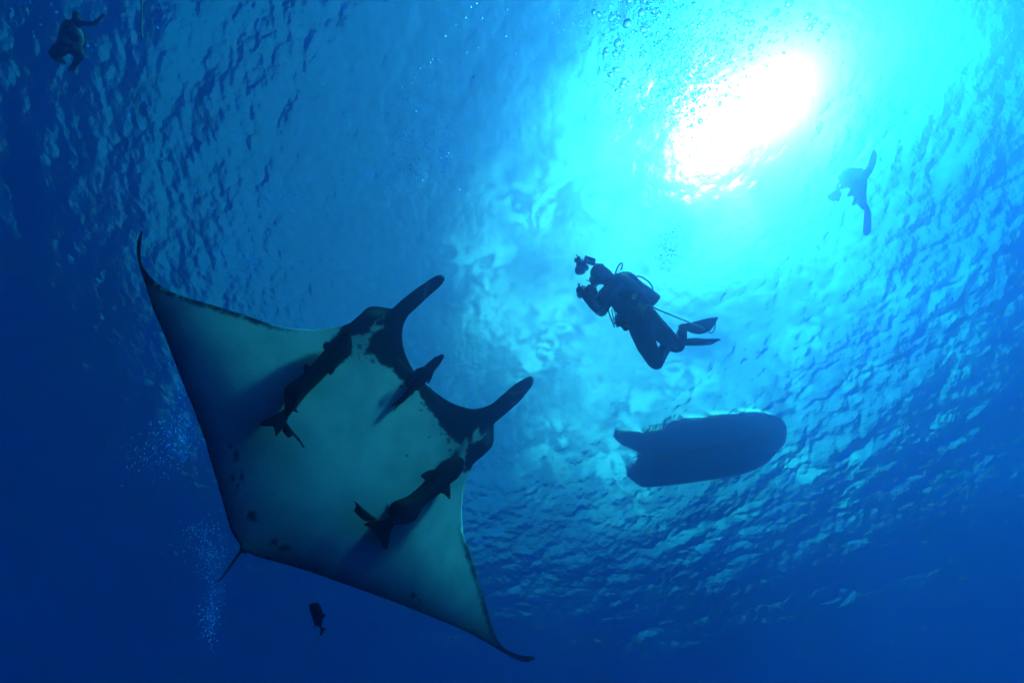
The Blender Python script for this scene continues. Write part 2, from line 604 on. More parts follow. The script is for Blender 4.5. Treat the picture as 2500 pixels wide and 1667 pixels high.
TAILP, HEADP = np.array((588.0, 1343.0)), np.array((1015.0, 935.0))
AX = (HEADP - TAILP) / np.linalg.norm(HEADP - TAILP)
SP = np.array((-AX[1], AX[0]))
def manta_bend(xy):
    """Wing tips carried up and back, head and cephalic lobes a little lower, in metres away from the viewer."""
    q = xy - (TAILP + HEADP) / 2
    s = np.abs(q @ SP) / 700.0
    return 0.20 * s ** 2.4 + 0.10 * np.clip(s - 0.75, 0, 1) - 0.04 * np.clip((q @ AX - 250) / 200, 0, 1)
MANTA_D = 3.1
manta_sheet = Sheet(800, 1090, MANTA_D, (0.0, 0.0), manta_bend, 0.47 * ray(1750, 980))

def value_noise(xy, cell, seed):
    g = np.random.default_rng(seed).random((256, 256))
    u = xy / cell
    i = np.floor(u).astype(int); f = u - i; f = f * f * (3 - 2 * f)
    x0, y0 = i[:, 0] % 256, i[:, 1] % 256
    x1, y1 = (x0 + 1) % 256, (y0 + 1) % 256
    return (g[x0, y0] * (1 - f[:, 0]) + g[x1, y0] * f[:, 0]) * (1 - f[:, 1]) + (g[x0, y1] * (1 - f[:, 0]) + g[x1, y1] * f[:, 0]) * f[:, 1]

def line_dist(q, pts):
    pts = np.asarray(pts, dtype=float)
    d = np.full(len(q), 1e9)
    for a, b in zip(pts[:-1], pts[1:]):
        ab = b - a
        t = np.clip(((q - a) @ ab) / (ab @ ab), 0, 1)
        e = q - a - t[:, None] * ab
        d = np.minimum(d, np.hypot(e[:, 0], e[:, 1]))
    return d

BAND = [(905,812),(902,821),(894,828),(897,837),(894,848),(888,859),(877,865),(890,869),(904,864),(911,876),(918,883),(928,891),(942,897),(955,901),(957,910),
        (969,923),(979,930),(989,940),(1000,946),(1020,955),(1025,970),(1031,978),(1032,985),(1040,998),(1047,1006),(1055,1017),(1061,1021),(1064,1029),(1075,1047),(1089,1064),
        (1099,1072),(1112,1080),(1123,1086),(1128,1077),(1136,1069),(1139,1080),(1149,1080),(1147,1066),(1153,1053),(1164,1040),(1167,1050),(1169,1066),(1182,1057),(1222,1040),
        (1340,900),(1280,880),(1150,960),(1060,920),(1010,850),(1010,790),(1120,680),(1080,640),(940,757),(935,778),(915,786),(915,795),(933,797),(930,803),(914,812)]
SIDE_L = [(826,808),(837,794),(853,778),(880,740),(935,735),(970,742),(940,772),(916,786),(904,800),(904,810),(887,814),(881,818),(869,818),(857,822),(856,838),(860,845),
          (850,870),(838,882),(800,900),(789,842),(805,830),(815,820)]
SIDE_R = [(1149,1080),(1140,1085),(1136,1101),(1132,1122),(1131,1139),(1127,1150),(1146,1152),(1235,1100),(1228,1030),(1206,1035),(1182,1061),(1170,1072)]
STREAK = [(1124,1087),(1115,1094),(1100,1108),(1085,1121),(1065,1132),(1055,1148),(1080,1150),(1112,1128),(1117,1108)]
SPOTS = [(572,1114,8,14),(586,1164,6,14),(566,1166,5,12),(613,1258,10,14),(668,1321,9,9),(693,1337,14,6),(1007,1454,9,5),(1021,1465,8,4),(976,947,2.5,2.5),(1021,1002,2.5,2.5),
         (1092,1098,5,4),(1088,1074,6,6),(1043,1067,4,2.5),(983,1111,4,4),(933,1236,5,8),(938,1245,4,7),(873,848,6,5),(888,843,3,3),(902,883,8,4),(1071,1060,3,3),(740,1390,12,4),
         (770,1388,10,4),(578,1190,5,7),(560,1090,3,5)]

def manta_pigment_shade(xy, d):
    """Natural colouring of the underside, with some painted shading: 0 cream, 1 black."""
    w = np.stack((value_noise(xy, 9, 1), value_noise(xy, 9, 2)), -1) - 0.5
    w2 = np.stack((value_noise(xy, 3.5, 3), value_noise(xy, 3.5, 4)), -1) - 0.5
    q = xy + 7 * w + 5 * w2
    p = np.zeros(len(xy))
    for poly in (BAND, SIDE_L, SIDE_R, STREAK):
        L = np.asarray(poly, dtype=float)
        e = edge_dist(q, L)
        sd = np.where(inside(q, L), e, -e)
        soft = 7.0 if poly is STREAK else 2.2
        p = np.maximum(p, np.clip(0.5 + sd / (2 * soft), 0, 1))
    # flecks near the mouth band
    fl = value_noise(xy, 6, 9)
    eb = edge_dist(xy, np.asarray(BAND, dtype=float))
    p = np.maximum(p, np.clip((fl - 0.86) * 14, 0, 1) * np.clip(1 - eb / 26, 0, 1))
    for x, y, rx, ry in SPOTS:
        r = np.hypot((q[:, 0] - x) / rx, (q[:, 1] - y) / ry)
        p = np.maximum(p, 0.85 * np.clip((1.35 - r) / 0.7, 0, 1))
    # dark margins of the wings
    def margin(line, width, soft, amount, fade_in=None):
        e = line_dist(q, line)
        v = amount * np.clip((width - e) / soft + 0.5, 0, 1)
        return v if fade_in is None else v * fade_in
    p = np.maximum(p, margin(LEAD_L[:14], 11, 7, 1.0, np.clip((735 - xy[:, 0]) / 90, 0.0, 1)))
    p = np.maximum(p, margin(LEAD_R[9:], 11, 9, 1.0, np.clip((xy[:, 1] - 1275) / 60, 0.0, 1)))
    p = np.maximum(p, margin(TRAIL_R, 26, 42, 0.72))  # broad trailing bands: dark margin plus painted shading of the belly
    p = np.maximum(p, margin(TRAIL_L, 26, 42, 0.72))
    p = np.maximum(p, margin(TRAIL_R, 3.0, 4, 0.95))
    p = np.maximum(p, margin(TRAIL_L, 3.0, 4, 0.95))
    p = np.maximum(p, np.clip((720 + 22 * w[:, 0] - xy[:, 1]) / 30, 0, 1) * (xy[:, 0] < 420))       # wing tips
    p = np.maximum(p, np.clip((xy[:, 1] - 1560 + 20 * w[:, 0]) / 20, 0, 1) * (xy[:, 0] > 1180))
    p = np.maximum(p, 1.0 * (line_dist(xy, [(588,1346),(565,1380),(524,1421)]) < 9))
    # shading of the head painted as paler cheeks, scars across the lobes, lip line
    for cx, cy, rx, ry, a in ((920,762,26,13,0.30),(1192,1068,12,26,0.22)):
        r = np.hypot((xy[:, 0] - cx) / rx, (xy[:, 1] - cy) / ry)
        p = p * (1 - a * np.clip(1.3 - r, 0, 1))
    for line, wd, a in (([(1054,681),(1043,694),(1038,713),(1037,731)], 1.6, 0.32), ([(1233,961),(1242,958),(1261,958),(1274,955),(1285,951)], 1.6, 0.32),
                        ([(1080,674),(1083,682)], 2, 0.4), ([(1299,924),(1300,936)], 2, 0.4), ([(970,876),(985,892),(1006,908)], 2.5, 0.12),
                        ([(1039,943),(1060,965),(1081,990)], 2.5, 0.12), ([(906,801),(914,789)], 1.8, 0.5), ([(1166,1075),(1175,1067)], 1.8, 0.5),
                        ([(1252,965),(1255,968)], 3, 0.2)):
        e = line_dist(xy, line)
        p = p * (1 - a * np.clip((wd - e) / 1.6 + 0.5, 0, 1))
    return np.clip(p, 0, 1)

def make_manta():
    head = lambda G: (np.abs((G - HEADP) @ AX) < 190) & (np.abs((G - HEADP) @ SP) < 330)
    belly = lambda d: 0.085 * (1 - np.exp(-d / 0.6))
    back = lambda d: 0.30 * (1 - np.exp(-d / 0.55))
    V, F, xy, d, nv, free = lens_shape(OUTLINE, manta_sheet, belly, back, step=3.5,
                                       spacing=[(2.6, head), (6.5, lambda G: ~head(G))], relax=160)
    pig = np.ones(len(V))
    pig[:nv] = manta_pigment_shade(xy, d)
    ob = link('manta_ray', V, F, None)
    at = ob.data.attributes.new('pigment_shade', 'FLOAT', 'POINT')
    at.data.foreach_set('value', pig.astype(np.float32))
    mt, N, L, out = node_mat('manta_skin')
    b = N.new('ShaderNodeBsdfPrincipled')
    a = N.new('ShaderNodeAttribute'); a.attribute_name = 'pigment_shade'
    tc = N.new('ShaderNodeTexCoord')
    n1 = N.new('ShaderNodeTexNoise'); n1.inputs['Scale'].default_value = 3.0; n1.inputs['Detail'].default_value = 6
    n2 = N.new('ShaderNodeTexNoise'); n2.inputs['Scale'].default_value = 60.0; n2.inputs['Detail'].default_value = 3
    cr = N.new('ShaderNodeValToRGB')
    cr.color_ramp.elements[0].position = 0.35; cr.color_ramp.elements[0].color = (0.17, 0.21, 0.205, 1)
    cr.color_ramp.elements[1].position = 0.65; cr.color_ramp.elements[1].color = (0.24, 0.29, 0.28, 1)
    mx = N.new('ShaderNodeMixRGB'); mx.inputs['Color2'].default_value = (0.007, 0.008, 0.010, 1)
    bp = N.new('ShaderNodeBump'); bp.inputs['Strength'].default_value = 0.15; bp.inputs['Distance'].default_value = 0.01
    L.new(tc.outputs['Object'], n1.inputs['Vector']); L.new(tc.outputs['Object'], n2.inputs['Vector'])
    L.new(n1.outputs['Fac'], cr.inputs['Fac']); L.new(cr.outputs['Color'], mx.inputs['Color1'])
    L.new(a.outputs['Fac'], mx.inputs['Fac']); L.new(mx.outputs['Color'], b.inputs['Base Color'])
    L.new(n2.outputs['Fac'], bp.inputs['Height']); L.new(bp.outputs['Normal'], b.inputs['Normal'])
    b.inputs['Roughness'].default_value = 0.85
    b.inputs['Specular IOR Level'].default_value = 0.0
    L.new(b.outputs[0], out.inputs['Surface'])
    ob.data.materials.append(mt)
    tag(ob, 'giant manta ray with pale belly, dark mouth band and outspread wings, swimming overhead', 'manta ray')
    return ob

manta = make_manta()

# ------------------------------------------------------------------ fish
def near_manta(cx, cy, lift, tilt=(0, 0)):
    """A sheet that lies under the manta's belly at (cx, cy), `lift` metres nearer the viewer."""
    p = manta_sheet(np.array([(cx, cy)]))[0]
    sh = Sheet(cx, cy, np.linalg.norm(p - CAM) - lift, tilt)
    sh.n = manta_sheet.n
    return sh

def fish(name, label, cat, sheet, body, width, parts, mat, step=1.6, k=0.85, group=None, eye=None):
    """A fish whose body swells round an outline; fins are thin blades of their own."""
    root = thing(name, sheet(np.array([np.mean(body, 0)]))[0], label, cat, group)
    V, F, *_ = lens_shape(body, sheet, rounded(width, k), None, step=step)
    link('body', V, F, mat, root)
    for pn, poly, lift in parts:
        sh = Sheet.__new__(Sheet); sh.__dict__.update(sheet.__dict__); sh.c = sheet.c + sheet.n * lift
        V, F, *_ = lens_shape(poly, sh, thin(0.004, 0.012), None, step=step)
        link(pn, V, F, mat, root)
    if eye:
        for ex, ey, er in eye:
            c = sheet(np.array([(ex, ey)]))[0] + sheet.n * width * k * 0.55
            lathe('eye', c - sheet.n * er, c + sheet.n * er, ball_prof(er), M_RUBBER, root, 10)
    return root

fish('remora', 'large remora clinging beside the gills on the upper-left side of the manta belly', 'remora', near_manta(775, 920, 0.14),
     [(846,811),(854,822),(857,842),(853,857),(848,871),(834,882),(822,897),(808,910),(800,912),(775,937),(754,957),(734,980),(721,998),(711,1007),(703,1017),(697,1012),(697,997),(697,972),
      (697,948),(716,930),(734,919),(746,907),(756,896),(773,878),(792,855),(806,838),(827,819),(836,812)], 0.085,
     [('caudal_fin', [(708,1003),(697,997),(674,1011),(649,1024),(637,1033),(641,1040),(666,1041),(671,1052),(673,1065),(686,1052),(697,1036),(705,1016)], 0.0),
      ('pelvic_fin', [(757,897),(745,887),(742,904),(749,908)], 0.0), ('anal_fin', [(712,1000),(728,1008),(722,996)], 0.0),
      ('pectoral_fin', [(830,822),(820,840),(817,860),(829,878),(842,868),(850,845),(846,828)], 0.05), ('pelvic_fin', [(800,908),(808,915),(818,903)], 0.0),
      ('pectoral_fin', [(806,838),(790,839),(790,852),(797,850)], 0.0)], M_REMORA)
fish('remora', 'large remora with spread fins hanging near the right-hand eye of the manta', 'remora', near_manta(1030, 1205, 0.14),
     [(1112,1115),(1122,1115),(1128,1122),(1129,1132),(1126,1147),(1116,1164),(1106,1174),(1094,1182),(1080,1198),(1066,1208),(1053,1217),(1036,1230),(1027,1240),(1016,1260),(1007,1272),
      (994,1278),(968,1280),(960,1281),(950,1278),(950,1267),(955,1260),(955,1245),(959,1229),(970,1221),(998,1210),(1016,1197),(1035,1180),(1046,1168),(1058,1152),(1070,1139),(1085,1126),(1100,1117)], 0.10,
     [('caudal_fin', [(964,1276),(955,1295),(950,1319),(946,1337),(935,1337),(931,1322),(920,1302),(905,1289),(894,1284),(888,1280),(898,1273),(911,1269),(946,1269),(957,1262)], 0.0),
      ('pectoral_fin', [(1044,1175),(1035,1169),(1027,1161),(1037,1152),(1050,1147),(1068,1146),(1072,1160)], 0.05),
      ('pectoral_fin', [(1098,1177),(1099,1217),(1085,1206),(1075,1201),(1084,1185)], 0.05)], M_REMORA)
fish('remora', 'slim remora with forked tail swimming across the front edge of the mouth', 'remora', near_manta(1020, 935, 0.10),
     [(1076,865),(1081,866),(1082,872),(1078,881),(1070,894),(1059,907),(1052,920),(1042,930),(1032,941),(1020,950),(1009,958),(995,971),(981,984),(974,987),(970,981),(973,975),(988,960),
      (997,946),(1006,932),(1016,916),(1027,903),(1035,896),(1043,887),(1055,877),(1062,871),(1067,870)], 0.055,
     [('caudal_fin', [(976,986),(966,998),(960,1009),(963,999),(965,991),(953,991),(961,986),(972,978)], 0.0),
      ('pectoral_fin', [(1058,908),(1055,920),(1047,935),(1043,936),(1044,926),(1050,912)], 0.0),
      ('pectoral_fin', [(1036,896),(1023,898),(1013,903),(1008,915),(995,930),(989,942),(998,942),(1018,920)], 0.03),
      ('anal_fin', [(1013,955),(1003,967),(1006,957)], 0.0)], M_FISHDARK)
fish('remora', 'small black sucker fish beside the tail of the upper-left large remora', 'remora', near_manta(715, 1060, 0.13),
     [(699,1032),(706,1040),(715,1052),(724,1063),(732,1072),(730,1077),(722,1068),(715,1061),(713,1064),(704,1068),(697,1061),(690,1051),(694,1040)], 0.03,
     [('caudal_fin', [(730,1069),(737,1080),(744,1091),(739,1092),(734,1083),(729,1076)], 0.0)], M_FISHDARK)
fish('remora', 'small black sucker fish with ragged fin by the tail of the lower-right remora', 'remora', near_manta(893, 1250, 0.13),
     [(872,1229),(884,1238),(904,1254),(920,1266),(906,1270),(892,1271),(882,1265),(874,1254),(870,1240)], 0.03,
     [('caudal_fin', [(880,1236),(870,1226),(864,1222),(869,1234),(865,1246),(876,1258)], 0.0)], M_FISHDARK)
fish('triggerfish', 'small dark deep-bodied fish alone in open water below the manta', 'fish', Sheet(775, 1505, 3.6),
     [(756,1474),(766,1471),(777,1471),(784,1482),(788,1498),(788,1510),(786,1526),(782,1532),(774,1527),(766,1517),(760,1500),(756,1486)], 0.055,
     [('caudal_fin', [(780,1527),(786,1530),(797,1534),(790,1539),(786,1550),(780,1549),(783,1538)], 0.0), ('dorsal_fin', [(787,1496),(795,1500),(788,1509)], 0.0),
      ('anal_fin', [(764,1512),(768,1524),(766,1536),(771,1527),(774,1524)], 0.0)], M_FISHDARK, eye=[(765, 1482, 0.006)])

# ------------------------------------------------------------------ scuba diver with the camera
D0 = 4.2
def z1(zx, zy, dd=0.0):
    return P(1350 + zx / 4.48, 580 + zy / 4.48, D0 + dd)
MM = D0 / FOCAL / 4.48                            # metres per unit of z1
def hand(wrist, tip, side, curl):
    """Palm and five fingers curled towards `curl`, as chains rooted at the wrist."""
    wrist, tip = np.asarray(wrist), np.asarray(tip)
    f = tip - wrist; f /= np.linalg.norm(f)
    side = np.asarray(side); side = side - (side @ f) * f; side /= np.linalg.norm(side)
    cu = np.asarray(curl); cu = cu - (cu @ f) * f; cu /= np.linalg.norm(cu)
    palm = wrist + f * 0.075
    ch = [[(wrist, 0.032), (wrist + f * 0.04, 0.034), (palm, 0.033)]]
    for i, (o, l) in enumerate(((-0.033, 0.062), (-0.011, 0.074), (0.011, 0.070), (0.032, 0.055))):
        b = palm + side * o + f * 0.01
        ch.append([(b, 0.0115), (b + f * l * 0.5, 0.0105), (b + f * l * 0.8 + cu * l * 0.35, 0.0095), (b + f * l * 0.75 + cu * l * 0.75, 0.0085)])
    t0 = wrist + f * 0.03 - side * 0.035
    ch.append([(t0, 0.014), (t0 - side * 0.028 + f * 0.025, 0.012), (t0 - side * 0.03 + f * 0.05 + cu * 0.02, 0.010)])
    return ch
def limb(*pts):
    return [(z1(x, y, d), r * MM) for x, y, d, r in pts]
VIEW = ray(1540, 740)
person = thing('person', z1(930, 850, 0.0), 'scuba diver in a dark wetsuit with tank, holding a camera rig up to the face', 'diver')
right_px = (P(1560, 740, D0) - P(1520, 740, D0)); right_px /= np.linalg.norm(right_px)
down_px = (P(1540, 780, D0) - P(1540, 740, D0)); down_px /= np.linalg.norm(down_px)
chains = [
    limb((960,880,0.03,120), (880,770,0.02,128), (780,660,0.0,140), (700,570,0.0,128), (640,490,0.0,72), (570,430,0.0,78)),
    limb((560,420,0.0,84), (500,385,-0.01,90), (505,430,-0.03,84), (455,470,-0.04,48)),
    limb((690,540,-0.08,80), (600,650,-0.14,72), (560,740,-0.16,66), (530,800,-0.18,60), (450,730,-0.20,58), (370,650,-0.21,44)),
    limb((660,530,0.10,78), (560,620,0.16,66), (490,690,0.10,54), (455,640,0.02,46), (450,610,-0.02,42)),
    limb((920,900,-0.04,112), (960,1020,-0.06,108), (1030,1190,-0.08,98), (1110,1350,-0.10,74), (1130,1375,-0.10,64)),
    limb((1130,1370,-0.10,64), (1165,1310,-0.02,62), (1215,1220,0.10,58), (1310,1160,0.26,44), (1400,1140,0.34,38)),
    limb((1020,870,0.06,112), (1090,950,0.08,108), (1220,1070,0.10,94), (1340,1180,0.12,74), (1365,1185,0.13,66)),
    limb((1365,1180,0.13,66), (1395,1110,0.20,62), (1410,1040,0.28,50), (1425,985,0.34,40)),
]
chains += hand(z1(370,650,-0.21), z1(305,590,-0.22), down_px, VIEW)
chains += hand(z1(450,612,-0.02), z1(405,565,-0.06), down_px, -VIEW)
flesh('body', chains, M_NEO, person, voxel=0.009, smooth_it=3)
# vest with wing round the tank
flesh('buoyancy_vest', [limb((720,520,0.02,128), (800,590,0.04,140), (890,700,0.05,132), (930,760,0.05,118)), limb((760,460,0.10,84), (830,480,0.12,92), (900,560,0.12,92)),
                        limb((640,640,-0.10,62), (740,740,-0.10,84), (850,830,-0.08,88))], M_VEST, person, voxel=0.012)
tank = lathe('dive_tank', z1(790,440,0.16), z1(1128,712,0.22), [(0,0.02),(0.02,0.045),(0.07,0.078),(0.14,0.094),(0.9,0.094),(0.95,0.09),(0.985,0.075),(1,0.04)], M_TANK, person, 24)
V, F = merge([lathe_data(z1(762,418,0.16), z1(800,448,0.16), [(0,0.018),(0.3,0.022),(0.35,0.014),(1,0.014)], 12),
              lathe_data(z1(735,425,0.13), z1(790,405,0.19), [(0,0.012),(0.2,0.022),(0.8,0.022),(1,0.012)], 12)])
link('valve', V, F, M_METAL, tank)
mask = flesh('mask', [limb((425,455,-0.06,30), (450,440,-0.02,36), (470,425,0.05,34))], M_RUBBER, person, voxel=0.006, smooth_it=2)
reg = lathe('regulator', z1(436,492,-0.02), z1(462,520,-0.06), [(0,0.02),(0.15,0.036),(0.7,0.038),(1,0.024)], M_RUBBER, person, 16)
tube('hose', [z1(680,410,0.12), z1(700,340,0.12), z1(735,285,0.13), z1(757,284,0.15), z1(755,320,0.16), z1(742,358,0.16)], 0.0085, M_RUBBER, person)
tube('hose', [z1(770,380,0.14), z1(840,385,0.12), z1(905,430,0.08), z1(945,500,0.06), z1(958,570,0.04), z1(935,615,0.02)], 0.0085, M_RUBBER, person)
tube('hose', [z1(890,425,0.16), z1(960,428,0.16), z1(1040,478,0.17), z1(1085,540,0.18), z1(1093,605,0.2)], 0.0085, M_RUBBER, person)
tube('hose', [z1(640,480,-0.08), z1(560,490,-0.12), z1(490,500,-0.12), z1(455,512,-0.06)], 0.0085, M_RUBBER, person)
tube('hose', [z1(600,770,-0.12), z1(625,860,-0.14), z1(655,930,-0.14), z1(672,980,-0.13)], 0.008, M_RUBBER, person)
tube('strap', [z1(640,780,-0.10), z1(655,850,-0.12), z1(662,900,-0.12)], 0.007, M_YELLOW, person)
tube('strap', [z1(665,790,-0.10), z1(685,850,-0.11), z1(668,905,-0.12), z1(680,950,-0.12)], 0.006, M_RUBBER, person)
cons = box('gauge_console', z1(735,900,-0.10), right_px * 0.055, down_px * 0.075, VIEW * 0.03, M_RUBBER, person, 0.3)
tube('ring', [z1(690,965,-0.11), z1(705,982,-0.11), z1(720,968,-0.11), z1(705,950,-0.11), z1(690,965,-0.11)], 0.004, M_METAL, person)
flesh('pocket', [limb((760,880,-0.10,50), (790,960,-0.10,44), (795,990,-0.10,32))], M_VEST, person, voxel=0.008)

def panel(poly, dd, name='panel', mat=M_YELLOW, h=0.006):
    q = [(1350 + x / 4.48, 580 + y / 4.48) for x, y in poly]
    c = np.mean(q, 0)
    V, F, *_ = lens_shape(q, Sheet(c[0], c[1], D0 + dd), thin(h, 0.01), None, step=1.5, sharp=True)
    return link(name, V, F, mat, person)
panel([(535,755),(580,790),(585,830),(550,858),(500,845),(488,815)], -0.245, 'elbow_pad')
panel([(910,745),(945,712),(1042,750),(978,836)], -0.135)
panel([(752,888),(775,885),(826,955),(805,985),(778,970)], -0.160)
panel([(858,625),(915,600),(930,640),(900,678),(862,672)], -0.150, 'badge')
for poly, dd, half, lab in (
        ([(1370,970),(1385,950),(1420,940),(1470,935),(1580,910),(1700,880),(1805,868),(1795,905),(1775,945),(1740,995),(1700,1030),(1620,1055),(1540,1050),(1460,1020),(1400,1008),(1375,995)], 0.38, 0.012, 'broad swim fin seen from its flat side'),
        ([(1425,1110),(1550,1097),(1700,1105),(1838,1110),(1775,1148),(1740,1170),(1600,1181),(1440,1181),(1415,1150)], 0.40, 0.016, 'swim fin seen almost edge on')):
    q = [(1350 + x / 4.48, 580 + y / 4.48) for x, y in poly]
    c = np.mean(q, 0)
    V, F, *_ = lens_shape(q, Sheet(c[0], c[1], D0 + dd, (0.25, 0.2)), thin(half, 0.03), None, step=1.5)
    f = link('swim_fin', V, F, M_FIN, person); f['label'] = lab
tube('fin_strap', [z1(1700,1035,0.36), z1(1735,1043,0.36), z1(1765,1010,0.37), z1(1780,930,0.38)], 0.006, M_RUBBER, f)

# slim pole trailing from the diver's hip
tag(tube('pole', [z1(1030,735,-0.05), z1(1340,865,0.08), z1(1660,995,0.22)], [0.011, 0.009, 0.006], M_POLE), 'thin straight pole trailing from the hip of the scuba diver past the fin', 'pole')

# camera rig
def z2(zx, zy, dd=0.0):
    return P(1380 + zx / 11.2, 600 + zy / 11.2, D0 + dd)
def z2box(name, corners, dd, depth, mat, parent, bev=0.12):
    a, b, c, d_ = [z2(x, y, dd) for x, y in corners]
    return box(name, (a + b + c + d_) / 4, (b - a) / 2, (d_ - a) / 2, VIEW * depth, mat, parent, bev)
rig = thing('camera_rig', z2(620, 1280, -0.10), 'black underwater camera rig with two lamps and a float block held by the scuba diver', 'camera')
hb = z2box('housing', [(470,1150),(860,1110),(880,1400),(520,1440)], -0.10, 0.06, M_HOUSING, rig, 0.25)
lathe('lens_port', z2(560,1290,-0.10), z2(350,1290,-0.12), [(0,0.045),(0.4,0.048),(0.5,0.062),(0.85,0.064),(0.95,0.056),(1,0.03)], M_HOUSING, rig, 20)
lathe('dome', z2(395,1290,-0.115), z2(335,1290,-0.125), ball_prof(0.055), M_GLASS, rig, 18)
for x, y, r in ((640,1130,0.014), (700,1105,0.012), (770,1100,0.012), (470,1110,0.012), (345,1150,0.010)):
    c = z2(x, y, -0.12)
    lathe('knob', c - down_px * 0.012, c + down_px * 0.014, [(0, r * 0.8), (0.2, r), (0.8, r), (1, r * 0.7)], M_HOUSING, rig, 10)
tube('handle', [z2(500,1150,-0.15), z2(520,1110,-0.17), z2(560,1120,-0.17), z2(555,1190,-0.15)], 0.006, M_HOUSING, rig)
V, F = merge([lathe_data(z2(370,1180,-0.12), z2(385,1080,-0.12), [(0,0.012),(1,0.012)], 10), lathe_data(z2(372,1085,-0.12), z2(372,1020,-0.12), ball_prof(0.016), 12)])
link('ball_mount', V, F, M_HOUSING, rig)
tube('lamp_arm', [z2(800,1150,0.10), z2(980,900,0.16), z2(1000,560,0.16), z2(960,510,0.12)], 0.014, M_HOUSING, rig)
tube('lamp_arm', [z2(1040,520,0.12), z2(880,510,0.06), z2(790,490,0.02)], 0.013, M_HOUSING, rig)
z2box('float_block', [(555,272),(835,362),(775,555),(510,462)], 0.0, 0.05, M_FLOAT, rig, 0.08)
V, F = merge([box_data(z2(440,510,0.0), right_px * 0.055, down_px * 0.042, VIEW * 0.04, 0.3), lathe_data(z2(520,560,0.02), z2(560,640,-0.02), [(0,0.03),(0.3,0.042),(0.8,0.042),(1,0.03)], 16)])
link('strobe', V, F, M_STROBE, rig)
lathe('strobe', z2(400,560,0.02), z2(415,770,-0.03), [(0,0.045),(0.2,0.058),(0.6,0.062),(0.85,0.056),(1,0.02)], M_STROBE, rig, 20)
V, F = merge([box_data(z2(295,395,0.0), right_px * 0.018, down_px * 0.026, VIEW * 0.02, 0.25), box_data(z2(370,360,0.0), right_px * 0.022, down_px * 0.028, VIEW * 0.02, 0.25)])
link('clamp', V, F, M_HOUSING, rig)
tube('clamp_ring', [z2(345,310,0), z2(310,275,0), z2(315,250,0), z2(340,262,0), z2(350,300,0)], 0.005, M_METAL, rig)
tube('clamp_arm', [z2(420,390,0), z2(455,375,0), z2(500,370,0)], 0.007, M_HOUSING, rig)
tube('sync_cord', [z2(570,940,-0.02), z2(650,970,0.0), z2(700,1010,0.02)], 0.005, M_RUBBER, rig)

# ------------------------------------------------------------------ diver far left and swimmer near the sun
def px_m(x, y, d):
    """Metres that one pixel spans d metres away at (x, y); the wide lens stretches things towards its corners."""
    c = FOCAL / math.sqrt((x - IMG_W / 2) ** 2 + (y - IMG_H / 2) ** 2 + FOCAL ** 2)
    return d / FOCAL * c ** 1.45
def far_person(label, chains, fins, dist, extra=None, scale=1.0):
    pts = [c for ch in chains for c in ch]
    root = thing('person', P(pts[0][0], pts[0][1], dist), label, 'diver')
    mm = px_m(pts[0][0], pts[0][1], dist)
    flesh('body', [[(P(x, y, dist + d), r * mm) for x, y, d, r in ch] for ch in chains], M_NEO, root, voxel=0.018, smooth_it=3)
    for poly, dd in fins:
        c = np.mean(poly, 0)
        V, F, *_ = lens_shape(poly, Sheet(c[0], c[1], dist + dd, (0.2, 0.1)), thin(0.014, 0.04), None, step=2.0)
        link('swim_fin', V, F, M_FIN, root)
    return root

DL = 8.6
pl = far_person('scuba diver hovering upright in the dark water, far left', [
    [(164,108,0,17), (170,88,0,17), (178,68,0,17), (184,56,0,10), (188,46,-0.02,10), (189,38,0.0,11), (184,41,-0.06,8)],
    [(190,62,-0.1,9), (204,57,-0.15,8), (218,59,-0.15,7), (232,57,-0.15,6), (244,47,-0.15,5), (253,36,-0.15,4)],
    [(168,66,0.1,11), (156,88,0.0,10), (160,108,-0.25,8), (178,114,-0.35,6)],
    [(158,114,-0.05,16), (144,124,-0.3,15), (132,134,-0.3,12), (144,145,0.0,10), (154,152,0.3,7)],
    [(176,112,0.0,17), (188,120,-0.2,15), (196,134,-0.3,11), (188,150,0.0,8), (180,160,0.2,6)]],
    [([(174,158),(188,156),(186,170),(170,175),(163,171)], 0.25), ([(122,128),(132,124),(150,142),(160,154),(146,154),(128,144)], 0.2)], DL)
ml = px_m(170, 90, DL)
lathe('dive_tank', P(160,58,DL+0.2), P(148,112,DL+0.22), [(0,3*ml),(0.06,8*ml),(0.12,10*ml),(0.92,10*ml),(1,5*ml)], M_TANK, pl, 16)
flesh('buoyancy_vest', [[(P(176,66,DL), 19*ml), (P(184,88,DL-0.05), 20*ml), (P(182,104,DL-0.05), 17*ml)]], M_VEST, pl, voxel=0.014)
lathe('regulator', P(190,47,DL-0.08), P(193,53,DL-0.12), [(0,4*ml),(0.3,6*ml),(1,5*ml)], M_METAL, pl, 12)
tube('hose', [P(192,50,DL-0.1), P(204,72,DL-0.12), P(210,98,DL-0.15), P(206,122,DL-0.15)], 1.8*ml, M_RUBBER, pl)
lathe('glint_disc', P(203,136,DL-0.2), P(208,142,DL-0.24), [(0,3*ml),(0.3,5*ml),(1,4*ml)], M_METAL, pl, 12)  # both metal discs are added to stand in for bright glints
lathe('glint_disc', P(226,106,DL-0.2), P(231,112,DL-0.24), [(0,3*ml),(0.3,5*ml),(1,4*ml)], M_METAL, pl, 12)
tube('hose', [P(206,92,DL-0.2), P(220,97,DL-0.22), P(228,108,DL-0.22)], 1.5*ml, M_RUBBER, pl)

